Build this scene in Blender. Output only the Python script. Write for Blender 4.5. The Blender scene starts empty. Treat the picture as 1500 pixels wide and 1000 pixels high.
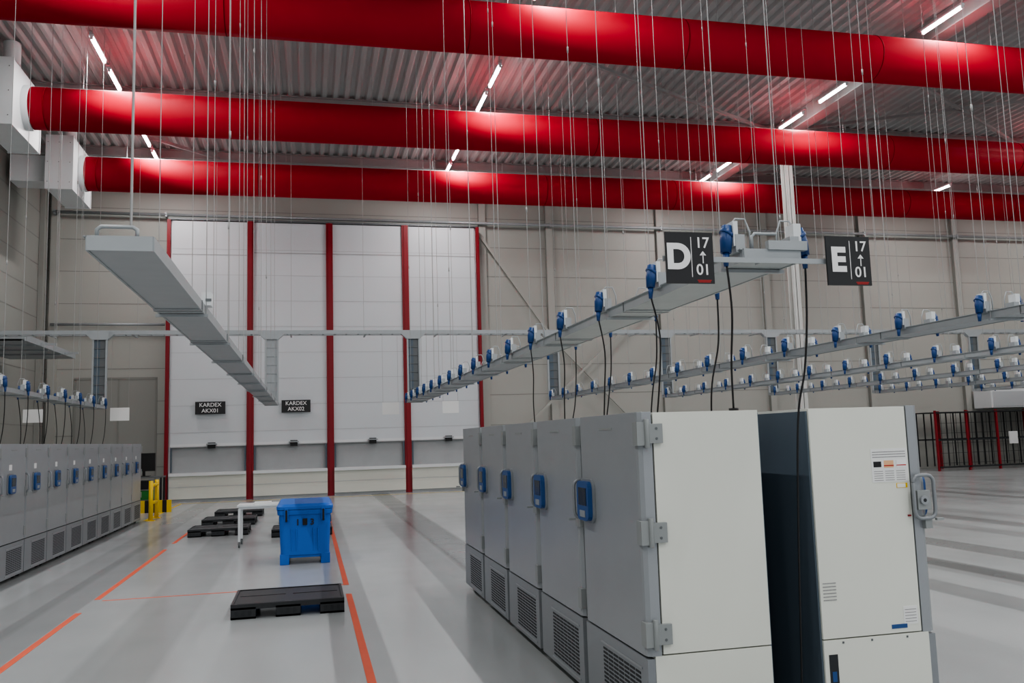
import bpy, math, random
from mathutils import Vector, Matrix
random.seed(7)
scene = bpy.context.scene

# ------------------------------------------------------------------ materials
def lin(c):
    c = c/255.0
    return c/12.92 if c <= 0.04045 else ((c+0.055)/1.055)**2.4
def mat(name, rgb, rough=0.5, metal=0.0, noise=0.06, nscale=4.0, bump=0.0, emit=None, spec=0.5):
    m = bpy.data.materials.new(name); m.use_nodes = True
    nt = m.node_tree; b = nt.nodes['Principled BSDF']
    col = [lin(v) for v in rgb]
    b.inputs['Roughness'].default_value = rough
    b.inputs['Metallic'].default_value = metal
    b.inputs['Specular IOR Level'].default_value = spec
    b.inputs['Base Color'].default_value = (*col, 1)
    if noise > 0:
        tc = nt.nodes.new('ShaderNodeTexCoord')
        n = nt.nodes.new('ShaderNodeTexNoise'); n.inputs['Scale'].default_value = nscale
        n.inputs['Detail'].default_value = 4
        nt.links.new(tc.outputs['Object'], n.inputs['Vector'])
        mx = nt.nodes.new('ShaderNodeMix'); mx.data_type = 'RGBA'
        mx.inputs[6].default_value = (*[v*(1-noise) for v in col], 1)
        mx.inputs[7].default_value = (*[min(1, v*(1+noise)) for v in col], 1)
        nt.links.new(n.outputs['Fac'], mx.inputs[0])
        nt.links.new(mx.outputs[2], b.inputs['Base Color'])
        if bump > 0:
            bp = nt.nodes.new('ShaderNodeBump'); bp.inputs['Strength'].default_value = bump
            bp.inputs['Distance'].default_value = 0.02
            nt.links.new(n.outputs['Fac'], bp.inputs['Height'])
            nt.links.new(bp.outputs['Normal'], b.inputs['Normal'])
    if emit:
        b.inputs['Emission Color'].default_value = (*emit[0], 1)
        b.inputs['Emission Strength'].default_value = emit[1]
    return m

M = dict(
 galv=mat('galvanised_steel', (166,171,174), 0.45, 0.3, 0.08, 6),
 galvd=mat('galvanised_steel_dark', (108,112,114), 0.5, 0.3, 0.08, 6),  # darker grey steel for bolts, rungs, wheels and joint bands
 wire=mat('steel_wire', (165,166,166), 0.5, 0.3, 0),
 red=mat('red_duct_fabric', (170,15,40), 0.75, 0.0, 0.08, 0.9, 0.0, spec=0.15),
 redseam=mat('red_duct_seam', (115,8,24), 0.75, 0, 0, spec=0.15),
 redpost=mat('red_painted_steel', (138,16,32), 0.45, 0, 0.05),
 white=mat('white_painted_steel', (222,226,228), 0.4, 0, 0.03),
 panel=mat('light_grey_panel', (210,216,220), 0.38, 0, 0.03, 0.6),
 panelline=mat('panel_joint', (190,195,198), 0.6, 0, 0),
 recess=mat('recess_grey', (168,172,174), 0.5, 0, 0.05),
 cream=mat('freezer_cream_enamel', (221,223,214), 0.35, 0, 0.02, 2),
 frgrey=mat('freezer_grey_door', (156,160,164), 0.32, 0.25, 0.04, 3),
 frlow=mat('freezer_grey_plinth', (140,144,148), 0.4, 0.2, 0.04, 3),
 frdark=mat('freezer_back_panel', (92,105,116), 0.5, 0.1, 0.06, 3),
 hinge=mat('hinge_grey', (150,154,154), 0.4, 0.2, 0.03),
 black=mat('black_plastic', (24,24,26), 0.45, 0, 0.1, 8),
 dark=mat('dark_slot', (42,45,48), 0.6, 0, 0),
 pallet=mat('pallet_black_plastic', (44,46,49), 0.42, 0, 0.15, 8),
 blue=mat('plug_blue', (24,66,122), 0.4, 0, 0.05),
 bluep=mat('display_blue', (38,78,134), 0.35, 0, 0.05),
 screen=mat('display_screen', (34,46,62), 0.2, 0, 0),
 tub=mat('blue_polyethylene', (30,100,192), 0.42, 0, 0.05, 3),
 orange=mat('orange_floor_tape', (222,92,56), 0.5, 0, 0.1, 3),
 yellow=mat('yellow_paint', (226,190,30), 0.45, 0, 0.06),
 green=mat('green_plastic', (40,120,50), 0.5, 0, 0.06),
 sign=mat('sign_black', (38,39,41), 0.4, 0, 0.04),
 signtxt=mat('sign_white_letters', (235,235,235), 0.5, 0, 0),
 signred=mat('sign_red_letters', (180,30,30), 0.5, 0, 0),
 label=mat('paper_label', (228,229,228), 0.6, 0, 0.02),
 labelr=mat('label_orange', (226,180,140), 0.6, 0, 0),
 labelt=mat('label_print', (150,150,150), 0.6, 0, 0.3, 60),
 beam=mat('beam_grey', (156,157,157), 0.5, 0.0, 0.05),
 column=mat('column_light_grey', (204,205,202), 0.5, 0, 0.03),
 wall=mat('wall_sandwich_panel', (172,173,167), 0.5, 0, 0.04, 0.4),
 wallj=mat('wall_panel_joint', (140,141,136), 0.6, 0, 0),
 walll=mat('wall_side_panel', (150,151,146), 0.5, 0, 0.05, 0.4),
 ceil=mat('ceiling_trapezoid_sheet', (176,179,179), 0.55, 0.0, 0.04, 1),
 ladder=mat('orange_ladder', (220,80,40), 0.5, 0, 0.05),
 tube=mat('tube_lamp', (255,255,255), 0.5, 0, 0, emit=((1,0.98,0.97), 24)),
 cable=mat('black_rubber_cable', (30,30,32), 0.5, 0, 0),
)

def floor_material():
    m = bpy.data.materials.new('polished_grey_epoxy'); m.use_nodes = True
    nt = m.node_tree; L = nt.links; b = nt.nodes['Principled BSDF']
    tc = nt.nodes.new('ShaderNodeTexCoord')
    n = nt.nodes.new('ShaderNodeTexNoise'); n.inputs['Scale'].default_value = 0.35; n.inputs['Detail'].default_value = 3
    mp = nt.nodes.new('ShaderNodeMapping'); mp.inputs['Scale'].default_value = (1.6, 0.6, 1)
    L.new(tc.outputs['Object'], mp.inputs['Vector']); L.new(mp.outputs['Vector'], n.inputs['Vector'])
    r = nt.nodes.new('ShaderNodeValToRGB')
    r.color_ramp.elements[0].position = 0.3; r.color_ramp.elements[1].position = 0.75
    r.color_ramp.elements[0].color = (lin(159), lin(163), lin(164), 1)
    r.color_ramp.elements[1].color = (lin(178), lin(182), lin(183), 1)
    L.new(n.outputs['Fac'], r.inputs['Fac'])
    sep = nt.nodes.new('ShaderNodeSeparateXYZ'); L.new(tc.outputs['Object'], sep.inputs[0])
    prev = r.outputs['Color']
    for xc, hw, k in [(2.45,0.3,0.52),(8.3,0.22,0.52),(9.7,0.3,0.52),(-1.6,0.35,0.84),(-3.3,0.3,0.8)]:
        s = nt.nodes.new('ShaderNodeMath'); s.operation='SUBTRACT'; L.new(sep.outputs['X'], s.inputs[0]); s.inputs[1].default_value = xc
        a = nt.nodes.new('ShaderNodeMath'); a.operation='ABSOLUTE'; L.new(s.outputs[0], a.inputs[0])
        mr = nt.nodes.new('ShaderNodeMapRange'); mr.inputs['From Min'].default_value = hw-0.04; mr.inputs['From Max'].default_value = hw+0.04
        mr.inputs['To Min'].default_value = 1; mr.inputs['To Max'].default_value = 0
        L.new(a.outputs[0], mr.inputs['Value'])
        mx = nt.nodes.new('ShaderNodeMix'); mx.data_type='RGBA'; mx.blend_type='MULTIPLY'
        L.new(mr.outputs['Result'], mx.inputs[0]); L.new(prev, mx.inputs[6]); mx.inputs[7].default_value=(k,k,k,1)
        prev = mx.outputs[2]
    L.new(prev, b.inputs['Base Color'])
    n2 = nt.nodes.new('ShaderNodeTexNoise'); n2.inputs['Scale'].default_value = 0.8; n2.inputs['Detail'].default_value = 3
    L.new(tc.outputs['Object'], n2.inputs['Vector'])
    mr2 = nt.nodes.new('ShaderNodeMapRange'); mr2.inputs['To Min'].default_value = 0.14; mr2.inputs['To Max'].default_value = 0.30
    L.new(n2.outputs['Fac'], mr2.inputs['Value']); L.new(mr2.outputs['Result'], b.inputs['Roughness'])
    return m
M['floor'] = floor_material()

# ------------------------------------------------------------------ mesh builder
class MB:
    def __init__(s): s.v=[]; s.f=[]; s.m=[]; s.sm=[]; s.mats=[]
    def mi(s, k):
        if k not in s.mats: s.mats.append(k)
        return s.mats.index(k)
    def box(s, x0,x1,y0,y1,z0,z1,k):
        if x0>x1: x0,x1=x1,x0
        if y0>y1: y0,y1=y1,y0
        if z0>z1: z0,z1=z1,z0
        n=len(s.v)
        s.v += [(x0,y0,z0),(x1,y0,z0),(x1,y1,z0),(x0,y1,z0),(x0,y0,z1),(x1,y0,z1),(x1,y1,z1),(x0,y1,z1)]
        for q in [(0,3,2,1),(4,5,6,7),(0,1,5,4),(1,2,6,5),(2,3,7,6),(3,0,4,7)]:
            s.f.append(tuple(n+i for i in q)); s.m.append(s.mi(k)); s.sm.append(False)
    def beam(s, p0, p1, w, h, k):
        p0=Vector(p0); p1=Vector(p1); d=(p1-p0).normalized()
        up=Vector((0,0,1)) if abs(d.z)<0.95 else Vector((0,1,0))
        a=d.cross(up).normalized()*w/2; b=a.cross(d).normalized()*h/2
        n=len(s.v)
        for p in (p0,p1):
            for q in (-a-b, a-b, a+b, -a+b): s.v.append(tuple(p+q))
        for q in [(3,2,1,0),(4,5,6,7),(0,1,5,4),(1,2,6,5),(2,3,7,6),(3,0,4,7)]:
            s.f.append(tuple(n+i for i in q)); s.m.append(s.mi(k)); s.sm.append(False)
    def tube(s, pts, r, k, n=6, caps=True):
        pts=[Vector(p) for p in pts]; base=len(s.v); mi=s.mi(k)
        rs = r if isinstance(r,(list,tuple)) else [r]*len(pts)
        ref=None
        for i,p in enumerate(pts):
            if i==0: d=pts[1]-pts[0]
            elif i==len(pts)-1: d=pts[-1]-pts[-2]
            else: d=(pts[i+1]-pts[i]).normalized()+(pts[i]-pts[i-1]).normalized()
            d=d.normalized() if d.length>1e-9 else Vector((0,0,1))
            if ref is None:
                ref = Vector((1,0,0)) if abs(d.x)<0.8 else Vector((0,1,0))
            a=(ref-d*ref.dot(d)).normalized(); ref=a; b=d.cross(a)
            for j in range(n):
                t=2*math.pi*j/n
                s.v.append(tuple(p+(a*math.cos(t)+b*math.sin(t))*rs[i]))
        for i in range(len(pts)-1):
            for j in range(n):
                j2=(j+1)%n
                s.f.append((base+i*n+j, base+i*n+j2, base+(i+1)*n+j2, base+(i+1)*n+j)); s.m.append(mi); s.sm.append(n>4)
        if caps:
            s.f.append(tuple(base+j for j in reversed(range(n)))); s.m.append(mi); s.sm.append(False)
            e=base+(len(pts)-1)*n
            s.f.append(tuple(e+j for j in range(n))); s.m.append(mi); s.sm.append(False)
    def prism(s, prof, axis, a0, a1, k):
        n=len(s.v); N=len(prof); mi=s.mi(k)
        def P(u,v,t):
            return {'x':(t,u,v),'y':(u,t,v),'z':(u,v,t)}[axis]
        for t in (a0,a1):
            for u,v in prof: s.v.append(P(u,v,t))
        for i in range(N):
            j=(i+1)%N
            s.f.append((n+i,n+j,n+N+j,n+N+i)); s.m.append(mi); s.sm.append(False)
        s.f.append(tuple(n+i for i in reversed(range(N)))); s.m.append(mi); s.sm.append(False)
        s.f.append(tuple(n+N+i for i in range(N))); s.m.append(mi); s.sm.append(False)
    def loft(s, rings, k):
        n=len(s.v); N=len(rings[0]); mi=s.mi(k)
        for r in rings: s.v += [tuple(p) for p in r]
        for a in range(len(rings)-1):
            for i in range(N):
                j=(i+1)%N
                s.f.append((n+a*N+i,n+a*N+j,n+(a+1)*N+j,n+(a+1)*N+i)); s.m.append(mi); s.sm.append(False)
        s.f.append(tuple(n+i for i in reversed(range(N)))); s.m.append(mi); s.sm.append(False)
        e=n+(len(rings)-1)*N
        s.f.append(tuple(e+i for i in range(N))); s.m.append(mi); s.sm.append(False)
    def mesh(s, name):
        me=bpy.data.meshes.new(name); me.from_pydata(s.v,[],s.f)
        for k in s.mats: me.materials.append(M[k])
        me.polygons.foreach_set('material_index', s.m)
        me.polygons.foreach_set('use_smooth', s.sm)
        me.update()
        import bmesh
        bm=bmesh.new(); bm.from_mesh(me); bmesh.ops.recalc_face_normals(bm, faces=bm.faces); bm.to_mesh(me); bm.free()
        return me
    def obj(s, name, bevel=0, loc=(0,0,0), rotz=0):
        return place(s.mesh(name), name, bevel, loc, rotz)
def place(me, name, bevel=0, loc=(0,0,0), rotz=0):
    o=bpy.data.objects.new(name, me); scene.collection.objects.link(o)
    o.location=loc; o.rotation_euler=(0,0,rotz)
    if bevel:
        md=o.modifiers.new('bevel','BEVEL'); md.width=bevel; md.segments=2; md.limit_method='ANGLE'; md.angle_limit=math.radians(50)
    return o
def rrect(cx,cy,w,h,r,n=4):
    out=[]
    for sx,sy,a0 in [(1,1,0),(-1,1,90),(-1,-1,180),(1,-1,270)]:
        for i in range(n+1):
            a=math.radians(a0+90*i/n)
            out.append((cx+sx*(w/2-r)+r*math.cos(a), cy+sy*(h/2-r)+r*math.sin(a)))
    return out

# ------------------------------------------------------------------ layout constants
WL, WR, WB, CE = -8.85, 34.0, 32.6, 12.0
YS = -9.0
DUCTS = (16.85, 22.85, 28.25); DR=0.525

# ------------------------------------------------------------------ shell
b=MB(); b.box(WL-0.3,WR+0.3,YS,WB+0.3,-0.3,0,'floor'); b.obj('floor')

b=MB()
per=0.32; x=WL
prof=[]
while x<WR:
    prof += [(x,CE),(x+0.10,CE),(x+0.16,CE+0.08),(x+0.26,CE+0.08)]
    x+=per
prof += [(WR,CE),(WR,CE+0.3),(WL,CE+0.3)]
n=len(prof); mi=b.mi('ceil')
for t in (YS, WB):
    for u,v in prof: b.v.append((u,t,v))
for i in range(n):
    j=(i+1)%n
    b.f.append((i,j,n+j,n+i)); b.m.append(mi); b.sm.append(False)
b.obj('ceiling')

b=MB(); b.box(WL,WR,WB,WB+0.3,0,CE+0.3,'wall')
z=1.2
while z<CE:
    b.box(WL,WR,WB-0.006,WB,z,z+0.025,'wallj'); z+=1.15
b.obj('wall_back')
b=MB()
for xx in [-8.6,6.6,9.3,14.0,18.7,23.4,28.1,32.8]:
    b.box(xx-0.13,xx+0.13,WB-0.16,WB-0.007,0,CE-0.01,'wall')
    b.box(xx-0.15,xx-0.13,WB-0.16,WB-0.007,0,CE-0.01,'wallj')
b.obj('trim_1')
b=MB()
b.box(-7.9,-5.2,WB-0.04,WB-0.008,4.28,4.36,'wallj')
b.box(-7.9,-7.83,WB-0.04,WB-0.008,0,4.3,'wallj'); b.box(-6.5,-6.44,WB-0.04,WB-0.008,0,4.3,'wallj'); b.box(-5.27,-5.2,WB-0.04,WB-0.008,0,4.3,'wallj')
b.box(-7.83,-5.27,WB-0.025,WB-0.008,0,4.28,'walll')
b.obj('door_1')

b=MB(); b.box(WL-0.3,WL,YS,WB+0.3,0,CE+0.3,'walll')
z=0.9
while z<CE:
    b.box(WL,WL+0.008,YS,WB,z,z+0.03,'wallj'); z+=0.9
b.obj('wall_left')
b=MB()
for yy in (4,11.5,18.0,24.8,31.6):
    b.box(WL+0.01,WL+0.16,yy-0.1,yy+0.1,0,CE-0.01,'walll')
b.obj('trim_2')
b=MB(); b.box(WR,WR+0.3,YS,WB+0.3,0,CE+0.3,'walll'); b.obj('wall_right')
b=MB()
for yy in (4,11.5,18.0,24.8,31.6):
    b.box(WR-0.18,WR-0.01,yy-0.13,yy+0.13,0,CE-0.01,'walll')
b.obj('trim_3')

# roof steel
b=MB()
for yy in (8.6,14.2,19.7,25.3,30.6):
    b.box(WL+.02,WR-.02,yy-0.09,yy+0.09,CE-0.32,CE-0.29,'beam'); b.box(WL+.02,WR-.02,yy-0.01,yy+0.01,CE-0.3,CE-0.02,'beam'); b.box(WL+.02,WR-.02,yy-0.09,yy+0.09,CE-0.03,CE-.005,'beam')
for xx in (15.3,):
    b.box(xx-0.2,xx+0.2,YS,WB-.02,CE-0.62,CE-0.58,'beam'); b.box(xx-0.02,xx+0.02,YS,WB-.02,CE-0.6,CE-.005,'beam')
for (p,q) in [((4.6,19.7,CE-.25),(15.2,25.3,CE-.25)),((15.2,19.7,CE-.25),(25,25.3,CE-.25)),((15.2,25.3,CE-.25),(25,19.7,CE-.25)),((15.2,30.6,CE-.25),(25,25.3,CE-.25)),((-8.6,25.3,CE-.25),(-3,30.6,CE-.25))]:
    b.beam(p,q,0.09,0.09,'beam')
b.obj('roof_steel_beams')

b=MB(); cx=15.65
b.box(cx-.14,cx+.14,25.3,25.32,0,CE-0.63,'column'); b.box(cx-.14,cx+.14,25.56,25.58,0,CE-0.63,'column'); b.box(cx-.01,cx+.01,25.3,25.58,0,CE-0.63,'column')
b.box(cx-.2,cx+.2,25.24,25.64,0,0.03,'column')
b.obj('steel_column')

b=MB()
b.beam((6.5,WB-0.3,9.6),(9.3,WB-0.3,5.6),0.09,0.09,'wall'); b.beam((9.3,WB-0.3,5.6),(14,WB-0.3,0.8),0.09,0.09,'wall')
b.beam((14,WB-0.44,7.6),(9.3,WB-0.44,3.4),0.09,0.09,'wall'); b.beam((9.3,WB-0.44,3.4),(6.5,WB-0.44,0.8),0.09,0.09,'wall')
b.obj('steel_cross_brace')
b=MB(); b.tube([(WL+0.2,WB-0.3,10.15),(WR-0.2,WB-0.3,10.15)],0.06,'galv',8)
b.tube([(WL+0.2,WB-0.25,6.2),(-4.95,WB-0.25,6.2)],0.05,'galv',8)
for xx in [-8.6,-4.95,9.3,14.0,18.7,23.4,28.1]: b.box(xx-0.03,xx+0.03,WB-0.35,WB-0.17,10.07,10.23,'galv')
b.obj('sprinkler_pipe')

# ------------------------------------------------------------------ red fabric ducts + plenum boxes
for yy in DUCTS:
    h=10.33; r=DR
    b=MB()
    b.tube([(-6.62,yy,h),(WR-0.3,yy,h)],r,'red',48)
    x=-6.3
    while x<WR-1:
        b.tube([(x,yy,h),(x+0.02,yy,h)],r+0.006,'redseam',48); x+=4.75
    b.box(-6.6,WR-0.4,yy-0.02,yy+0.02,h+r-0.01,h+r+0.04,'galv')
    x=-5.5
    while x<WR-1:
        b.tube([(x,yy,h+r),(x,yy,CE-.01)],0.008,'wire',5,False); x+=2.4
    b.obj('red_air_duct')
    b=MB()
    b.box(-7.5,-6.78,yy-1.1,yy+1.1,h-0.8,h+0.8,'white')
    b.box(-7.52,-6.76,yy-1.12,yy-1.06,h-0.82,h+0.82,'white'); b.box(-7.52,-6.76,yy+1.06,yy+1.12,h-0.82,h+0.82,'white')
    b.tube([(-6.8,yy,h),(-6.63,yy,h)],r+0.03,'white',40)
    b.tube([(-7.15,yy,h+0.8),(-7.15,yy,CE-.02)],0.2,'white',16)
    for dx in (-0.3,0,0.3):
        for dz in (-0.6,0,0.6): b.box(-7.15+dx-0.012,-7.15+dx+0.012,yy-1.13,yy-1.12,h+dz-0.012,h+dz+0.012,'galvd')
    b.box(WL+0.18,-7.5,yy-0.4,yy+0.4,h-0.4,h+0.4,'white')
    b.obj('air_plenum_box',0.01)

# ------------------------------------------------------------------ tube lights
LZ=11.3
fb=MB()
fb.box(-0.05,0.05,-0.68,0.68,0.04,0.09,'white'); fb.box(-0.03,0.03,-0.8,0.8,0.09,0.13,'galv')
fb.tube([(0,-0.64,0),(0,0.64,0)],0.035,'tube',10)
fb.box(-0.03,0.03,-0.68,-0.64,-0.03,0.05,'white'); fb.box(-0.03,0.03,0.64,0.68,-0.03,0.05,'white')
for yy in (-0.6,0.6): fb.tube([(0,yy,0.13),(0,yy,CE-LZ-0.01)],0.006,'wire',4,False)
fme=fb.mesh('tube_light')
for li,xx in enumerate((-4.85,4.8,14.55,24.9,31.8)):
    for yc in (-9.0+1.2,-3.2,3.0,9.1,14.7,16.6,21.4,23.2,27.6,29.4):
            if li==4 and yc in (14.7,21.4,27.6): continue
            if li==3 and yc==27.6: continue
            yy=yc-(0.4 if (li==2 and yc==21.4) else 0)
            o=place(fme,'tube_light',0,(xx,yy,LZ))
            ld=bpy.data.lights.new('lamp','AREA'); ld.shape='RECTANGLE'; ld.size=0.08; ld.size_y=1.25
            ld.energy=118 if yc>14 else 190
            ld.color=(1,0.985,0.975)
            lo=bpy.data.objects.new('lamp_emitter',ld); scene.collection.objects.link(lo); lo.parent=o; lo.location=(0,0,-0.045)

# ------------------------------------------------------------------ vertical storage towers
b=MB()
X0,X1,TZ=-4.8,6.3,9.9; w=(X1-X0)/4
b.box(X0,X1,32.1,WB-.18,0,TZ,'panel')
for i in range(4):
    a=X0+i*w+0.12; c=X0+(i+1)*w-0.12
    b.box(a,c,32.02,32.1,1.95,TZ-0.02,'panel')
    z=2.35
    while z<TZ-0.3:
        b.box(a,c,32.014,32.02,z,z+0.018,'panelline'); z+=0.93
    b.box(a,c,32.01,32.02,8.75-(0.1 if i==0 else 0),8.78-(0.1 if i==0 else 0),'recess')
    b.box(a,c,32.0,32.1,1.85,1.97,'white')
    b.box(a,c,32.09,32.1,0.98,1.85,'recess')
    b.box(a,c,31.99,32.1,1.85,1.88,'recess')
    b.box(a,c,31.75,32.1,0.88,0.98,'white')
    b.box(a,c,31.85,32.1,0.1,0.88,'cream'); b.box(a,c,31.9,32.1,0,0.1,'recess')
    b.box(a,c,31.842,31.85,0.5,0.515,'panelline')
    b.box(a+1.25,a+1.5,31.9,32.0,1.8,2.0,'black'); b.box(a+1.2,a+1.55,31.85,32.0,1.93,1.97,'galv')
    b.box(a+0.02,a+0.07,31.95,32.0,1.0,1.85,'frdark'); b.box(c-0.07,c-0.02,31.95,32.0,1.0,1.85,'frdark')
for i in range(5):
    xx=X0+i*w; ww=0.12 if 0<i<4 else 0.06
    b.box(xx-ww,xx+ww,31.93,32.1,0,TZ,'redpost')
    b.box(xx-ww*0.45,xx+ww*0.45,31.9,31.93,0.0,TZ,'redpost')
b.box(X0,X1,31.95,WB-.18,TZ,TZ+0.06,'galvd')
b.obj('storage_tower_doors')
def text(s, size, loc, mk='signtxt', parent=None, bold=0.0, align='CENTER'):
    c=bpy.data.curves.new('lettering','FONT'); c.body=s; c.size=size; c.align_x=align; c.align_y='CENTER'; c.extrude=0.001; c.offset=bold
    c.materials.append(M[mk]); o=bpy.data.objects.new('lettering',c); scene.collection.objects.link(o)
    o.rotation_euler=(math.pi/2,0,0); o.location=loc
    if parent: o.parent=parent; 
    return o
for xc,t in ((-3.35,'AKX01'),(-0.45,'AKX02')):
    b=MB(); b.box(-0.5,0.5,0,0.03,-0.22,0.22,'sign'); b.box(-0.02,0.02,0.03,0.15,-0.1,0.1,'galv')
    o=b.obj('tower_name_sign',0,(xc,31.84,3.2)); text('KARDEX',0.19,(0,-0.003,0.1),parent=o,bold=0.002); text(t,0.19,(0,-0.003,-0.1),parent=o,bold=0.002)

# ------------------------------------------------------------------ cable trays
ZT=2.88; YE=22.7; Y0=4.57; PITCH=1.175
def clear(y):
    for d in DUCTS:
        if abs(y-d)<0.6: return d-0.62 if y<d else d+0.62
    return y
def socket(b,x,y,sd):
    z=ZT+0.02
    b.box(x-0.03,x+0.03,y-0.05,y+0.05,z,z+0.11,'galv')
    b.box(x-0.02+sd*0.02,x+0.02+sd*0.03,y-0.045,y+0.045,z+0.04,z+0.19,'white')
    b.tube([(x+sd*0.055,y,z+0.165),(x+sd*0.072,y-0.01,z+0.08),(x+sd*0.08,y-0.015,z+0.0)],[0.034,0.038,0.032],'blue',10)
    b.tube([(x+sd*0.055,y,z+0.125),(x+sd*0.066,y,z+0.11)],0.048,'blue',10)
    b.tube([(x+sd*0.08,y-0.015,z),(x+sd*0.083,y-0.015,z-0.08)],[0.022,0.014],'blue',8)
    b.tube([(x+sd*0.03,y,z+0.18),(x,y,z+0.215),(x-sd*0.06,y,z+0.215),(x-sd*0.09,y,z+0.14),(x-sd*0.09,y,z)],0.006,'galv',5)
def tray(xc,width,sockets,y0=Y0):
    b=MB(); h=width/2
    b.box(xc-h,xc+h,y0,YE,ZT-0.035,ZT-0.03,'galv')
    for sx in (-1,1):
        b.box(xc+sx*h-0.006,xc+sx*h+0.006,y0,YE,ZT-0.04,ZT+0.035,'galv')
        b.box(xc+sx*h-0.02,xc+sx*h+0.002,y0,YE,ZT+0.03,ZT+0.036,'galv')
    b.box(xc-h,xc+h,y0-0.006,y0,ZT-0.04,ZT+0.036,'galv')
    y=y0+2.0
    while y<YE:
        b.box(xc-h-0.01,xc+h+0.01,y-0.06,y+0.06,ZT-0.045,ZT-0.036,'galv')
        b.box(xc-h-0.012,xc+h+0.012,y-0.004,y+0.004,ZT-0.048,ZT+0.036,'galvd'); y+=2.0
    y=y0+(0.25 if sockets else 2.2); i=0
    while y<YE-0.9:
        yw=clear(y)
        b.box(xc-h-0.03,xc+h+0.03,yw-0.015,yw+0.015,ZT-0.06,ZT-0.04,'galv')
        for sx in (-1,1):
            xx=xc+sx*(h+0.015)
            b.tube([(xx,yw,ZT-0.06),(xx,yw,CE-0.005)],0.0036 if y<12 else 0.005,'wire',5,False)
            zz=ZT+2.0+1.3*((i*7+int(xc)+sx)%4)
            b.tube([(xx,yw,zz),(xx,yw,zz+0.07)],0.011,'wire',6)
        y+=2.1 if sockets else 1.9; i+=1
    if sockets:
        y=y0+0.08
        while y<YE-0.3:
            socket(b,xc-h,y,-1); socket(b,xc+h,y+0.02,1); y+=PITCH
        b.box(xc-0.03,xc+h+0.04,y0-0.02,y0+0.02,ZT+0.03,ZT+0.085,'galv')
        b.tube([(xc-0.1,y0+0.05,ZT+0.03),(xc-0.1,y0+0.05,ZT+0.12),(xc-0.08,y0+0.05,ZT+0.14),(xc+0.06,y0+0.05,ZT+0.14)],0.010,'galv',8)
    else:
        b.tube([(xc-0.12,y0+0.05,ZT+0.03),(xc-0.12,y0+0.05,ZT+0.08),(xc-0.1,y0+0.05,ZT+0.095),(xc+0.05,y0+0.05,ZT+0.095),(xc+0.07,y0+0.05,ZT+0.08),(xc+0.07,y0+0.05,ZT+0.03)],0.011,'galv',8)
        b.tube([(xc+0.04,y0+0.05,ZT+0.095),(xc+0.04,y0+0.05,CE-.005)],0.007,'wire',6,False)
        b.box(xc+h-0.02,xc+h+0.05,y0+2.2,y0+2.33,ZT+0.03,ZT+0.13,'white')
        b.box(xc+h+0.01,xc+h+0.052,y0+2.195,y0+2.2,ZT+0.06,ZT+0.08,'galvd')
    for sx in (-1,1):
        b.box(xc+sx*0.15-0.02,xc+sx*0.15+0.02,YE-0.02,YE+0.04,ZT-0.03,4.64,'galv')
    z=ZT+0.1
    while z<4.55:
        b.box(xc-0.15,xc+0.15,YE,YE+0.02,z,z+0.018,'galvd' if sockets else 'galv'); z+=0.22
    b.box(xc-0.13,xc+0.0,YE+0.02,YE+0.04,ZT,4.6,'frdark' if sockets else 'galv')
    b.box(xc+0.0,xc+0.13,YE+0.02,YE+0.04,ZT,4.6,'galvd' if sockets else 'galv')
    b.prism([(xc-0.32,4.655),(xc+0.32,4.655),(xc+0.17,4.52),(xc-0.17,4.52)],'y',YE-0.04,YE+0.1,'galv')
    return b
tray(-0.92,0.31,False,4.6).obj('cable_tray')
for xc in (-4.95,2.68,6.5,9.8,13.1,16.5,20.0,23.6,27.2):
    tray(xc,0.37 if xc==2.68 else 0.34,True).obj('power_socket_tray')

b=MB()
b.box(WL+0.02,WR-0.05,YE+0.05,YE+0.09,4.66,4.76,'galv'); b.box(WL+0.02,WR-0.05,YE+0.37,YE+0.41,4.66,4.76,'galv')
x=WL+0.2
while x<WR-.1: b.box(x,x+0.03,YE+0.07,YE+0.39,4.68,4.7,'galv'); x+=0.3
x=WL+0.8; 
while x<WR:
    b.tube([(x,YE+0.80,4.66),(x,YE+0.80,CE-0.005)],0.005,'wire',5,False)
    b.box(x-0.02,x+0.02,YE+.04,YE+0.82,4.657,4.68,'galv')
    x+=1.9
b.obj('cross_cable_tray')
b=MB(); b.box(WL+0.18,-6.9,23.6,28.4,4.62,4.66,'galv')
for x in (WL+0.2,-6.9): b.box(x,x+0.03,23.6,28.4,4.62,4.78,'galv')
for y in (23.6,28.37): b.box(WL+0.2,-6.9,y,y+0.03,4.62,4.78,'galv')
for y in (24.5,25.7,26.9): b.box(WL+0.2,-6.9,y,y+0.05,4.58,4.62,'galv')
for y in (24.9,27.2): b.tube([(-6.5,y,4.7),(-6.5,y,CE-.01)],0.006,'wire',5,False); b.box(-6.9,-6.5,y-.02,y+.02,4.64,4.7,'galv')
b.obj('cable_platform')

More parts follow.
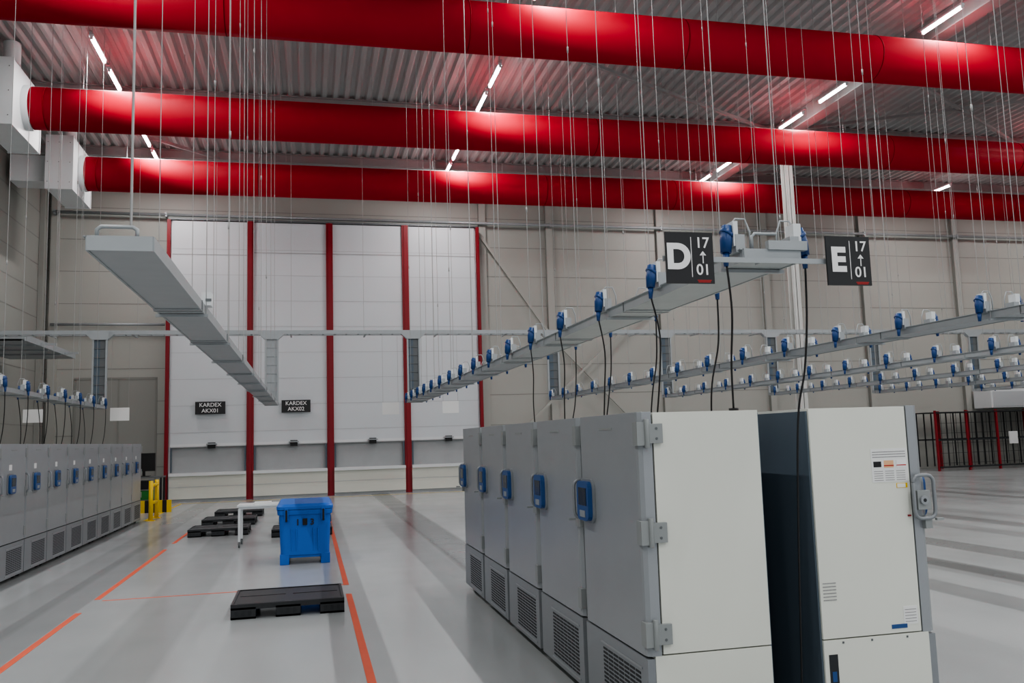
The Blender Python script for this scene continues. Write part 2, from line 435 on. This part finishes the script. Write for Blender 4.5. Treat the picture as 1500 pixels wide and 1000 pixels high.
# ------------------------------------------------------------------ upright ultra-low freezers (front = -X, width 0..W on Y)
W,D,H=1.15,0.79,1.98
def freezer(dy,tag):
    b=MB()
    for (x,y) in ((0.12,0.1),(0.12,W-0.1),(D-0.12,0.1),(D-0.12,W-0.1)):
        b.tube([(x,y-0.02,0.035),(x,y+0.02,0.035)],0.035,'black',12)
        b.box(x-0.03,x+0.03,y-0.03,y+0.03,0.05,0.09,'galvd')
    b.box(0.05,D,0.0,W,0.07,0.565,'cream')
    b.box(0.0,0.05,0.004,W-0.004,0.07,0.55,'frlow')
    b.box(0.10,D,0.0,W,0.573,H-0.005,'cream')
    b.box(0.085,0.102,0.02,W-0.02,0.58,H-0.02,'black')
    b.prism([(0.09,0.0),(0.03,0.0),(0.006,0.016),(0.0,0.04),(0.0,W-0.04),(0.006,W-0.016),(0.03,W),(0.09,W)],'z',0.565,H,'frgrey')
    b.box(D,D+0.012,0.015,W-0.015,0.09,H-0.02,'frdark')
    for c in range(7):
        for r in range(13):
            y0=0.12+c*0.098; z0=0.13+r*0.026
            b.box(-0.003,0.002,y0,y0+0.082,z0,z0+0.014,'dark')
    b.box(-0.006,0.0,0.09,0.83,0.10,0.112,'frgrey'); b.box(-0.006,0.0,0.09,0.83,0.478,0.49,'frgrey')
    for z in (1.85,1.27,0.69):
        b.box(-0.012,0.05,-0.022,0.055,z-0.07,z+0.07,'hinge')
        b.box(0.055,0.15,-0.026,0.01,z-0.058,z+0.058,'hinge')
        b.tube([(0.05,-0.022,z-0.085),(0.05,-0.022,z+0.085)],0.016,'hinge',10)
        for dz in (-0.03,0.03): b.tube([(0.11,-0.03,z+dz),(0.11,-0.024,z+dz)],0.008,'galvd',8)
    yd=W-dy
    b.prism(rrect(yd,1.40,0.25,0.27,0.05),'x',-0.05,0.0,'bluep')
    b.prism(rrect(yd,1.40,0.29,0.30,0.06),'x',-0.018,0.0,'frlow')
    b.box(-0.054,-0.05,yd-0.09,yd+0.08,1.37,1.49,'screen')
    b.box(-0.056,-0.05,yd-0.06,yd+0.05,1.29,1.335,'frgrey')
    if tag: b.box(-0.003,0.0,yd-0.06,yd+0.06,1.60,1.68,'label')
    pts=[]
    for i,(u,v) in enumerate(rrect(0.03,1.40,0.15,0.27,0.045,3)): pts.append((u,W+0.035,v))
    pts.append(pts[0])
    b.tube(pts,0.012,'frlow',8)
    b.prism([(-0.01,1.32),(0.085,1.32),(0.085,1.44),(-0.01,1.44)],'y',W,W+0.045,'hinge')
    b.tube([(0.045,W+0.045,1.38),(0.045,W+0.06,1.38)],0.028,'frgrey',14)
    b.tube([(0.045,W+0.06,1.38),(0.045,W+0.062,1.38)],0.012,'dark',10)
    b.box(-0.09,-0.04,W+0.03,W+0.05,1.25,1.265,'hinge'); b.box(-0.02,0.03,W,W+0.03,1.2,1.28,'hinge')
    b.box(-0.003,0.0,0.45,0.7,1.88,1.895,'hinge')
    return b.mesh('upright_freezer')
fz=freezer(0.17,False); fz2=freezer(0.42,True)
FX=1.90
for i in range(5):
    place(fz,'upright_freezer',0.006,(FX,4.88+1.23*i,0),0)
for i in range(5):
    o=place(fz,'upright_freezer',0.006,(3.04+D,4.88+1.23*i+W,0),math.pi)
    if i==0:
        lb=MB(); y=W
        def lab(x0,x1,z0,z1,k,t=0.002): lb.box(x0,x1,y,y+t,z0,z1,k)
        lab(0.11,0.37,1.50,1.71,'label')
        for r in range(3): lab(0.12,0.36,1.655+r*0.016,1.660+r*0.016,'labelt',0.003)
        for c in range(3):
            x0=0.13+c*0.08
            for r in range(5): lab(x0,x0+0.065,1.51+r*0.014,1.514+r*0.014,'labelt',0.003)
        lab(0.30,0.355,1.595,1.63,'black',0.004); lab(0.21,0.28,1.59,1.635,'labelr',0.003); lab(0.12,0.19,1.59,1.635,'signtxt',0.004)
        for c in (0.12,0.21): lab(c,c+0.07,1.60,1.606,'signred',0.0045)
        lab(0.12,0.20,1.46,1.49,'yellow'); lab(0.135,0.195,1.463,1.487,'label',0.003)
        lab(0.12,0.22,0.62,0.73,'label')
        for r in range(5): lab(0.13,0.21,0.635+r*0.018,0.639+r*0.018,'labelt',0.003)
        lab(0.20,0.31,0.60,0.625,'bluep',0.003)
        lab(0.115,0.135,1.28,1.29,'redpost',0.01)
        for r in range(6): lab(0.68,0.77,0.80+r*0.02,0.806+r*0.02,'labelt')
        lab(0.70,0.76,0.3,0.48,'dark'); lab(0.715,0.745,0.32,0.38,'bluep',0.004)
        for xx in (0.2,0.45,0.65): lab(xx,xx+0.012,0.54,0.552,'galvd',0.003)
        c=lb.obj('side_labels'); c.parent=o
for i in range(10):
    place(fz2,'upright_freezer',0.006,(-4.2,12.36+1.17*i+W,0),math.pi)

# ------------------------------------------------------------------ freezer power cables
def smooth(P,n=6):
    P=[Vector(p) for p in P]; out=[]
    Q=[P[0]]+P+[P[-1]]
    for i in range(1,len(Q)-2):
        for t in range(n):
            t/=n; a,b2,c,d=Q[i-1],Q[i],Q[i+1],Q[i+2]
            out.append(0.5*((2*b2)+(-a+c)*t+(2*a-5*b2+4*c-d)*t*t+(-a+3*b2-3*c+d)*t**3))
    out.append(P[-1]); return out
b=MB()
for k in range(5):
    y=max(Y0+0.08+PITCH*k, 4.65); jx=0.012*((k*3)%4)
    ye=max(y+0.06,4.97+1.23*k)
    b.tube(smooth([(2.415,y-0.015,2.83),(2.44+jx,y,2.55),(2.50+jx,(y+ye)/2,2.25),(2.58,ye,1.978)]),0.0065,'cable',7)
    b.tube([(2.58,ye,1.977),(2.58,ye,1.992)],0.03,'black',12)
    b.tube(smooth([(2.945,y,2.83),(2.943,y+0.02,2.5),(2.93-jx,y+0.06,2.2),(2.90,y+0.12,1.9),(2.90,y+0.2,1.2),(2.91,y+0.28,0.4),(2.90,y+0.3,0.05)]),0.0065,'cable',7)
b.obj('freezer_power_cables')
b=MB()
for k in range(7,16):
    y=Y0+0.08+PITCH*k
    b.tube(smooth([(-4.70,y,2.83),(-4.71,y+0.04,2.5),(-4.74,y+0.08,2.2),(-4.78,y+0.1,1.978)]),0.0075,'cable',5)
    b.tube(smooth([(-5.20,y,2.83),(-5.17,y+0.1,2.3),(-5.2,y+0.2,1.6),(-5.12,y+0.2,0.8),(-5.12,y+0.2,0.05)]),0.0075,'cable',5)
b.obj('freezer_power_cables')

# ------------------------------------------------------------------ row signs
YSG=4.46
b=MB(); b.beam((1.95,YSG+0.035,ZT-0.05),(3.24,YSG+0.035,ZT-0.05),0.012,0.03,'galv'); b.box(2.56,2.60,YSG+0.04,Y0-0.007,ZT-0.065,ZT-0.035,'galv')
b.obj('sign_bracket')
def rowsign(xc,L):
    b=MB(); b.box(-0.145,0.145,0,0.012,-0.147,0.147,'sign'); b.box(0.008,0.012,-0.001,0,-0.11,0.12,'signtxt')
    b.box(0.077,0.083,-0.001,0,-0.03,0.02,'signtxt'); b.prism([(0.06,0.015),(0.10,0.015),(0.08,0.04)],'y',-0.001,0,'signtxt')
    b.box(0.04,0.125,-0.001,0,-0.131,-0.126,'signred'); b.box(0.045,0.12,-0.001,0,-0.14,-0.134,'signred')
    b.box(-0.02,0.02,0.012,0.028,-0.02,0.02,'galv')
    o=b.obj('row_sign',0,(xc,YSG,ZT-0.05))
    text(L,0.195,(-0.07,-0.002,0),parent=o,bold=0.009)
    text('17',0.087,(0.078,-0.002,0.085),parent=o,bold=0.001); text('01',0.087,(0.078,-0.002,-0.07),parent=o,bold=0.001)
rowsign(2.10,'D'); rowsign(3.115,'E')
for xc in (-4.55,-6.5,2.1,3.7):
    b=MB(); b.box(-0.22,0.22,0,0.01,-0.16,0.16,'label'); 
    for sx in (-0.2,0.2): b.tube([(sx,0.005,0.16),(sx,0.005,4.655-2.72)],0.003,'wire',4,False); 
    b.obj('row_end_plate',0,(xc,YE+0.385,2.72))

# ------------------------------------------------------------------ floor tape
def strip(x0,x1,y0,y1,name,k):
    b=MB(); b.box(x0,x1,y0,y1,0,0.003,k); b.obj(name)
strip(0.43,0.50,5.2,11.15,'floor_tape','orange'); strip(0.43,0.50,11.85,22.6,'floor_tape','orange')
strip(-2.62,-2.55,5.5,11.1,'floor_tape','orange'); strip(-2.62,-2.55,12.0,17.3,'floor_tape','orange'); strip(-2.62,-2.55,18.3,22,'floor_tape','orange')
strip(-2.5,0.43,11.87,11.90,'floor_tape','orange')
strip(-4.6,5.8,31.0,31.06,'floor_marking','yellow'); strip(-4.2,-4.12,24.4,31.0,'floor_marking','yellow')

# ------------------------------------------------------------------ pallets
def pallet(dy):
    b=MB(); wx=1.2
    b.box(0.0,wx,0,dy,0.122,0.148,'pallet')
    for (xa,xb) in ((0.06,0.56),(0.64,1.14)):
        for (ya,yb) in ((0.07,dy/2-0.05),(dy/2+0.05,dy-0.07)):
            b.box(xa,xb,ya,yb,0.148,0.153,'pallet')
    for x in (0.0,wx-0.03): b.box(x,x+0.03,0,dy,0.148,0.158,'pallet')
    for y in (0.0,dy-0.03): b.box(0.03,wx-0.03,y,y+0.03,0.148,0.158,'pallet')
    b.box(0,wx,0,0.03,0.1,0.122,'pallet'); b.box(0,wx,dy-0.03,dy,0.1,0.122,'pallet')
    for (x,wd_) in ((0,0.26),(wx/2-0.13,0.26),(wx-0.26,0.26)):
        for y in (0,dy/2-0.08,dy-0.14): b.box(x,x+wd_,y,y+0.14,0.0,0.122,'pallet')
        b.box(x,x+wd_,0,dy,0,0.022,'pallet')
        for dx in (0.04,0.11,0.18): b.box(x+dx,x+dx+0.035,-0.002,0,0.035,0.09,'dark')
    return b.mesh('plastic_pallet')
pm=pallet(1.0)
for loc in ((-0.83,10.0,0),(-2.46,19.3,0),(-2.46,21.7,0),(-2.42,24.2,0),(-0.75,18.4,0),(-0.7,21.4,0),(-0.65,24.0,0)):
    place(pm,'plastic_pallet',0.006,loc)

# ------------------------------------------------------------------ blue insulated tub
b=MB()
def ring(w,d,r,z,tilt=0.0): return [(x,y,z+tilt*(y+0.5)) for x,y in rrect(0,0,w,d,r)]
b.loft([ring(0.74,1.0,0.07,0.14),ring(0.79,1.04,0.07,0.78)],'tub')
b.loft([ring(0.83,1.08,0.08,0.76),ring(0.85,1.10,0.08,0.835)],'tub')
b.loft([ring(0.86,1.11,0.08,0.84),ring(0.86,1.11,0.08,0.89),ring(0.78,1.0,0.08,0.925,0.03)],'tub')
for sx in (-1,1):
    b.box(sx*0.38,sx*0.24,-0.50,0.50,0,0.16,'tub')
    b.box(sx*0.31,sx*0.25,-0.575,-0.52,0.68,0.87,'tub')
    b.box(sx*0.295,sx*0.265,-0.583,-0.57,0.66,0.84,'black')
b.box(-0.26,0.26,-0.48,0.48,0.10,0.16,'tub')
for x in (-0.2,-0.13,0.13,0.2): b.prism([(-0.535,0.55),(-0.50,0.55),(-0.49,0.2),(-0.505,0.2)],'x',x-0.012,x+0.012,'tub')
b.box(-0.035,0.035,-0.56,-0.52,0.60,0.70,'black')
o=b.obj('insulated_tub',0.012,(-0.07,14.65,0))
text('1',0.13,(-0.11,-0.531,0.64),'sign',o,0.003); text('3',0.13,(0.11,-0.531,0.64),'sign',o,0.003)

# ------------------------------------------------------------------ white trolley table
b=MB()
b.box(-1.3,-0.35,16.9,17.6,0.73,0.76,'white'); b.box(-1.27,-0.38,16.93,17.57,0.69,0.73,'white')
for x in (-1.26,-0.39):
    for y in (16.94,17.56):
        b.box(x-0.02,x+0.02,y-0.02,y+0.02,0.09,0.7,'white'); b.tube([(x-0.015,y,0.045),(x+0.015,y,0.045)],0.045,'galvd',12); b.box(x-0.02,x+0.02,y-0.02,y+0.02,0.05,0.1,'galvd')
b.box(-1.0,-0.7,17.0,17.3,0.76,0.80,'label')
b.obj('trolley_table')

# ------------------------------------------------------------------ workstation, barrier, ladder
b=MB()
b.box(-5.3,-4.3,28.0,28.7,0.98,1.02,'galvd')
for x in (-5.26,-4.34):
    for y in (28.04,28.66): b.box(x-0.025,x+0.025,y-0.025,y+0.025,0,0.98,'black')
b.box(-5.2,-4.55,28.3,28.36,1.18,1.72,'black'); b.box(-4.92,-4.84,28.36,28.4,1.02,1.4,'black'); b.box(-5.05,-4.7,28.25,28.5,1.02,1.04,'black')
b.box(-5.2,-4.5,28.05,28.6,0.3,0.34,'galvd'); b.box(-5.15,-4.6,28.1,28.55,0.34,0.6,'green'); b.box(-5.1,-4.7,28.1,28.5,0.64,0.9,'black')
b.obj('computer_workstation')
b=MB()
for y in (24.3,25.2): 
    b.tube([(-4.0,y,0),(-4.0,y,1.02)],0.055,'yellow',14); b.box(-4.1,-3.9,y-0.1,y+0.1,0,0.015,'yellow')
for z in (0.45,0.9): b.tube([(-4.0,24.3,z),(-4.0,25.2,z)],0.045,'yellow',12)
b.obj('safety_barrier')
b=MB()
for i in range(8): b.box(-4.9+i*0.12,-4.78+i*0.12,27.3,27.42,0.0,0.35,'yellow' if i%2 else 'black')
b.obj('hazard_kerb')
b=MB()
for x in (-7.95,-7.5): b.beam((x,22.3,0),(x,23.3,3.3),0.06,0.03,'ladder')
for i in range(10): b.box(-7.95,-7.5,22.3+0.1*i+0.06,22.3+0.1*i+0.1,0.3+i*0.31,0.34+i*0.31,'ladder')
for x in (-7.95,-7.5): b.beam((x,23.3,3.3),(x,24.1,0),0.05,0.03,'galv')
b.obj('step_ladder')

# ------------------------------------------------------------------ cage racks at the right
b=MB()
x=24.6; xs=[]
while x<33.5: xs.append(x); x+=1.45
for x in xs:
    b.box(x-0.035,x+0.035,30.3,30.38,0,2.42,'redpost'); b.box(x-0.035,x+0.035,31.9,32.0,0,2.42,'redpost')
b.box(xs[0],xs[-1],30.28,32.0,2.32,2.36,'dark'); b.box(xs[0],xs[-1],30.3,30.36,0.12,0.18,'dark')
b.box(xs[0],xs[-1],30.32,30.36,1.2,1.26,'dark'); b.box(xs[0],xs[-1],31.9,31.95,1.2,1.26,'dark')
for x in xs[:-1]:
    for t in (0.36,0.72,1.08): b.box(x+t-0.02,x+t+0.02,31.9,31.94,0.12,2.32,'dark')
x=xs[0]
while x<xs[-1]: b.box(x,x+0.012,30.33,30.345,0.12,2.32,'dark'); x+=0.24
z=0.3
while z<2.3: b.box(xs[0],xs[-1],30.33,30.345,z,z+0.012,'dark'); z+=0.4
b.box(xs[2]+0.5,xs[2]+0.9,30.26,30.3,1.0,1.5,'label')
b.obj('mesh_cage_rack')
b=MB(); b.box(28.3,31.4,31.4,32.4,2.50,3.3,'white'); b.box(28.4,31.3,31.38,31.4,2.55,3.2,'panelline')
for x in (28.4,31.2): b.box(x,x+0.06,32.02,32.42,2.44,2.50,'galv')
b.obj('ventilation_unit',0.02)

# ------------------------------------------------------------------ world
wd=bpy.data.worlds.new('World'); scene.world=wd; wd.use_nodes=True
wd.node_tree.nodes['Background'].inputs[0].default_value=(0.93,0.96,1,1)
wd.node_tree.nodes['Background'].inputs[1].default_value=0.6

# ------------------------------------------------------------------ camera (from the photo's vanishing points)
f=1270.0
Yc=Vector((453-750,-(650-500),-f)).normalized()
Xc=Vector((6300-750,-(472-500),-f)); Xc=(Xc-Yc*Xc.dot(Yc)).normalized()
Zc=Xc.cross(Yc).normalized()
R=Matrix((Xc,Yc,Zc))
cd=bpy.data.cameras.new('camera'); cam=bpy.data.objects.new('camera',cd); scene.collection.objects.link(cam)
cam.matrix_world=Matrix.Translation((0,0,1.85)) @ R.to_4x4()
cd.sensor_width=36; cd.lens=36*f/1500; cd.clip_end=200
scene.camera=cam
scene.view_settings.view_transform='AgX'
try: scene.view_settings.look='AgX - Medium High Contrast'
except Exception: pass
scene.view_settings.exposure=0.1
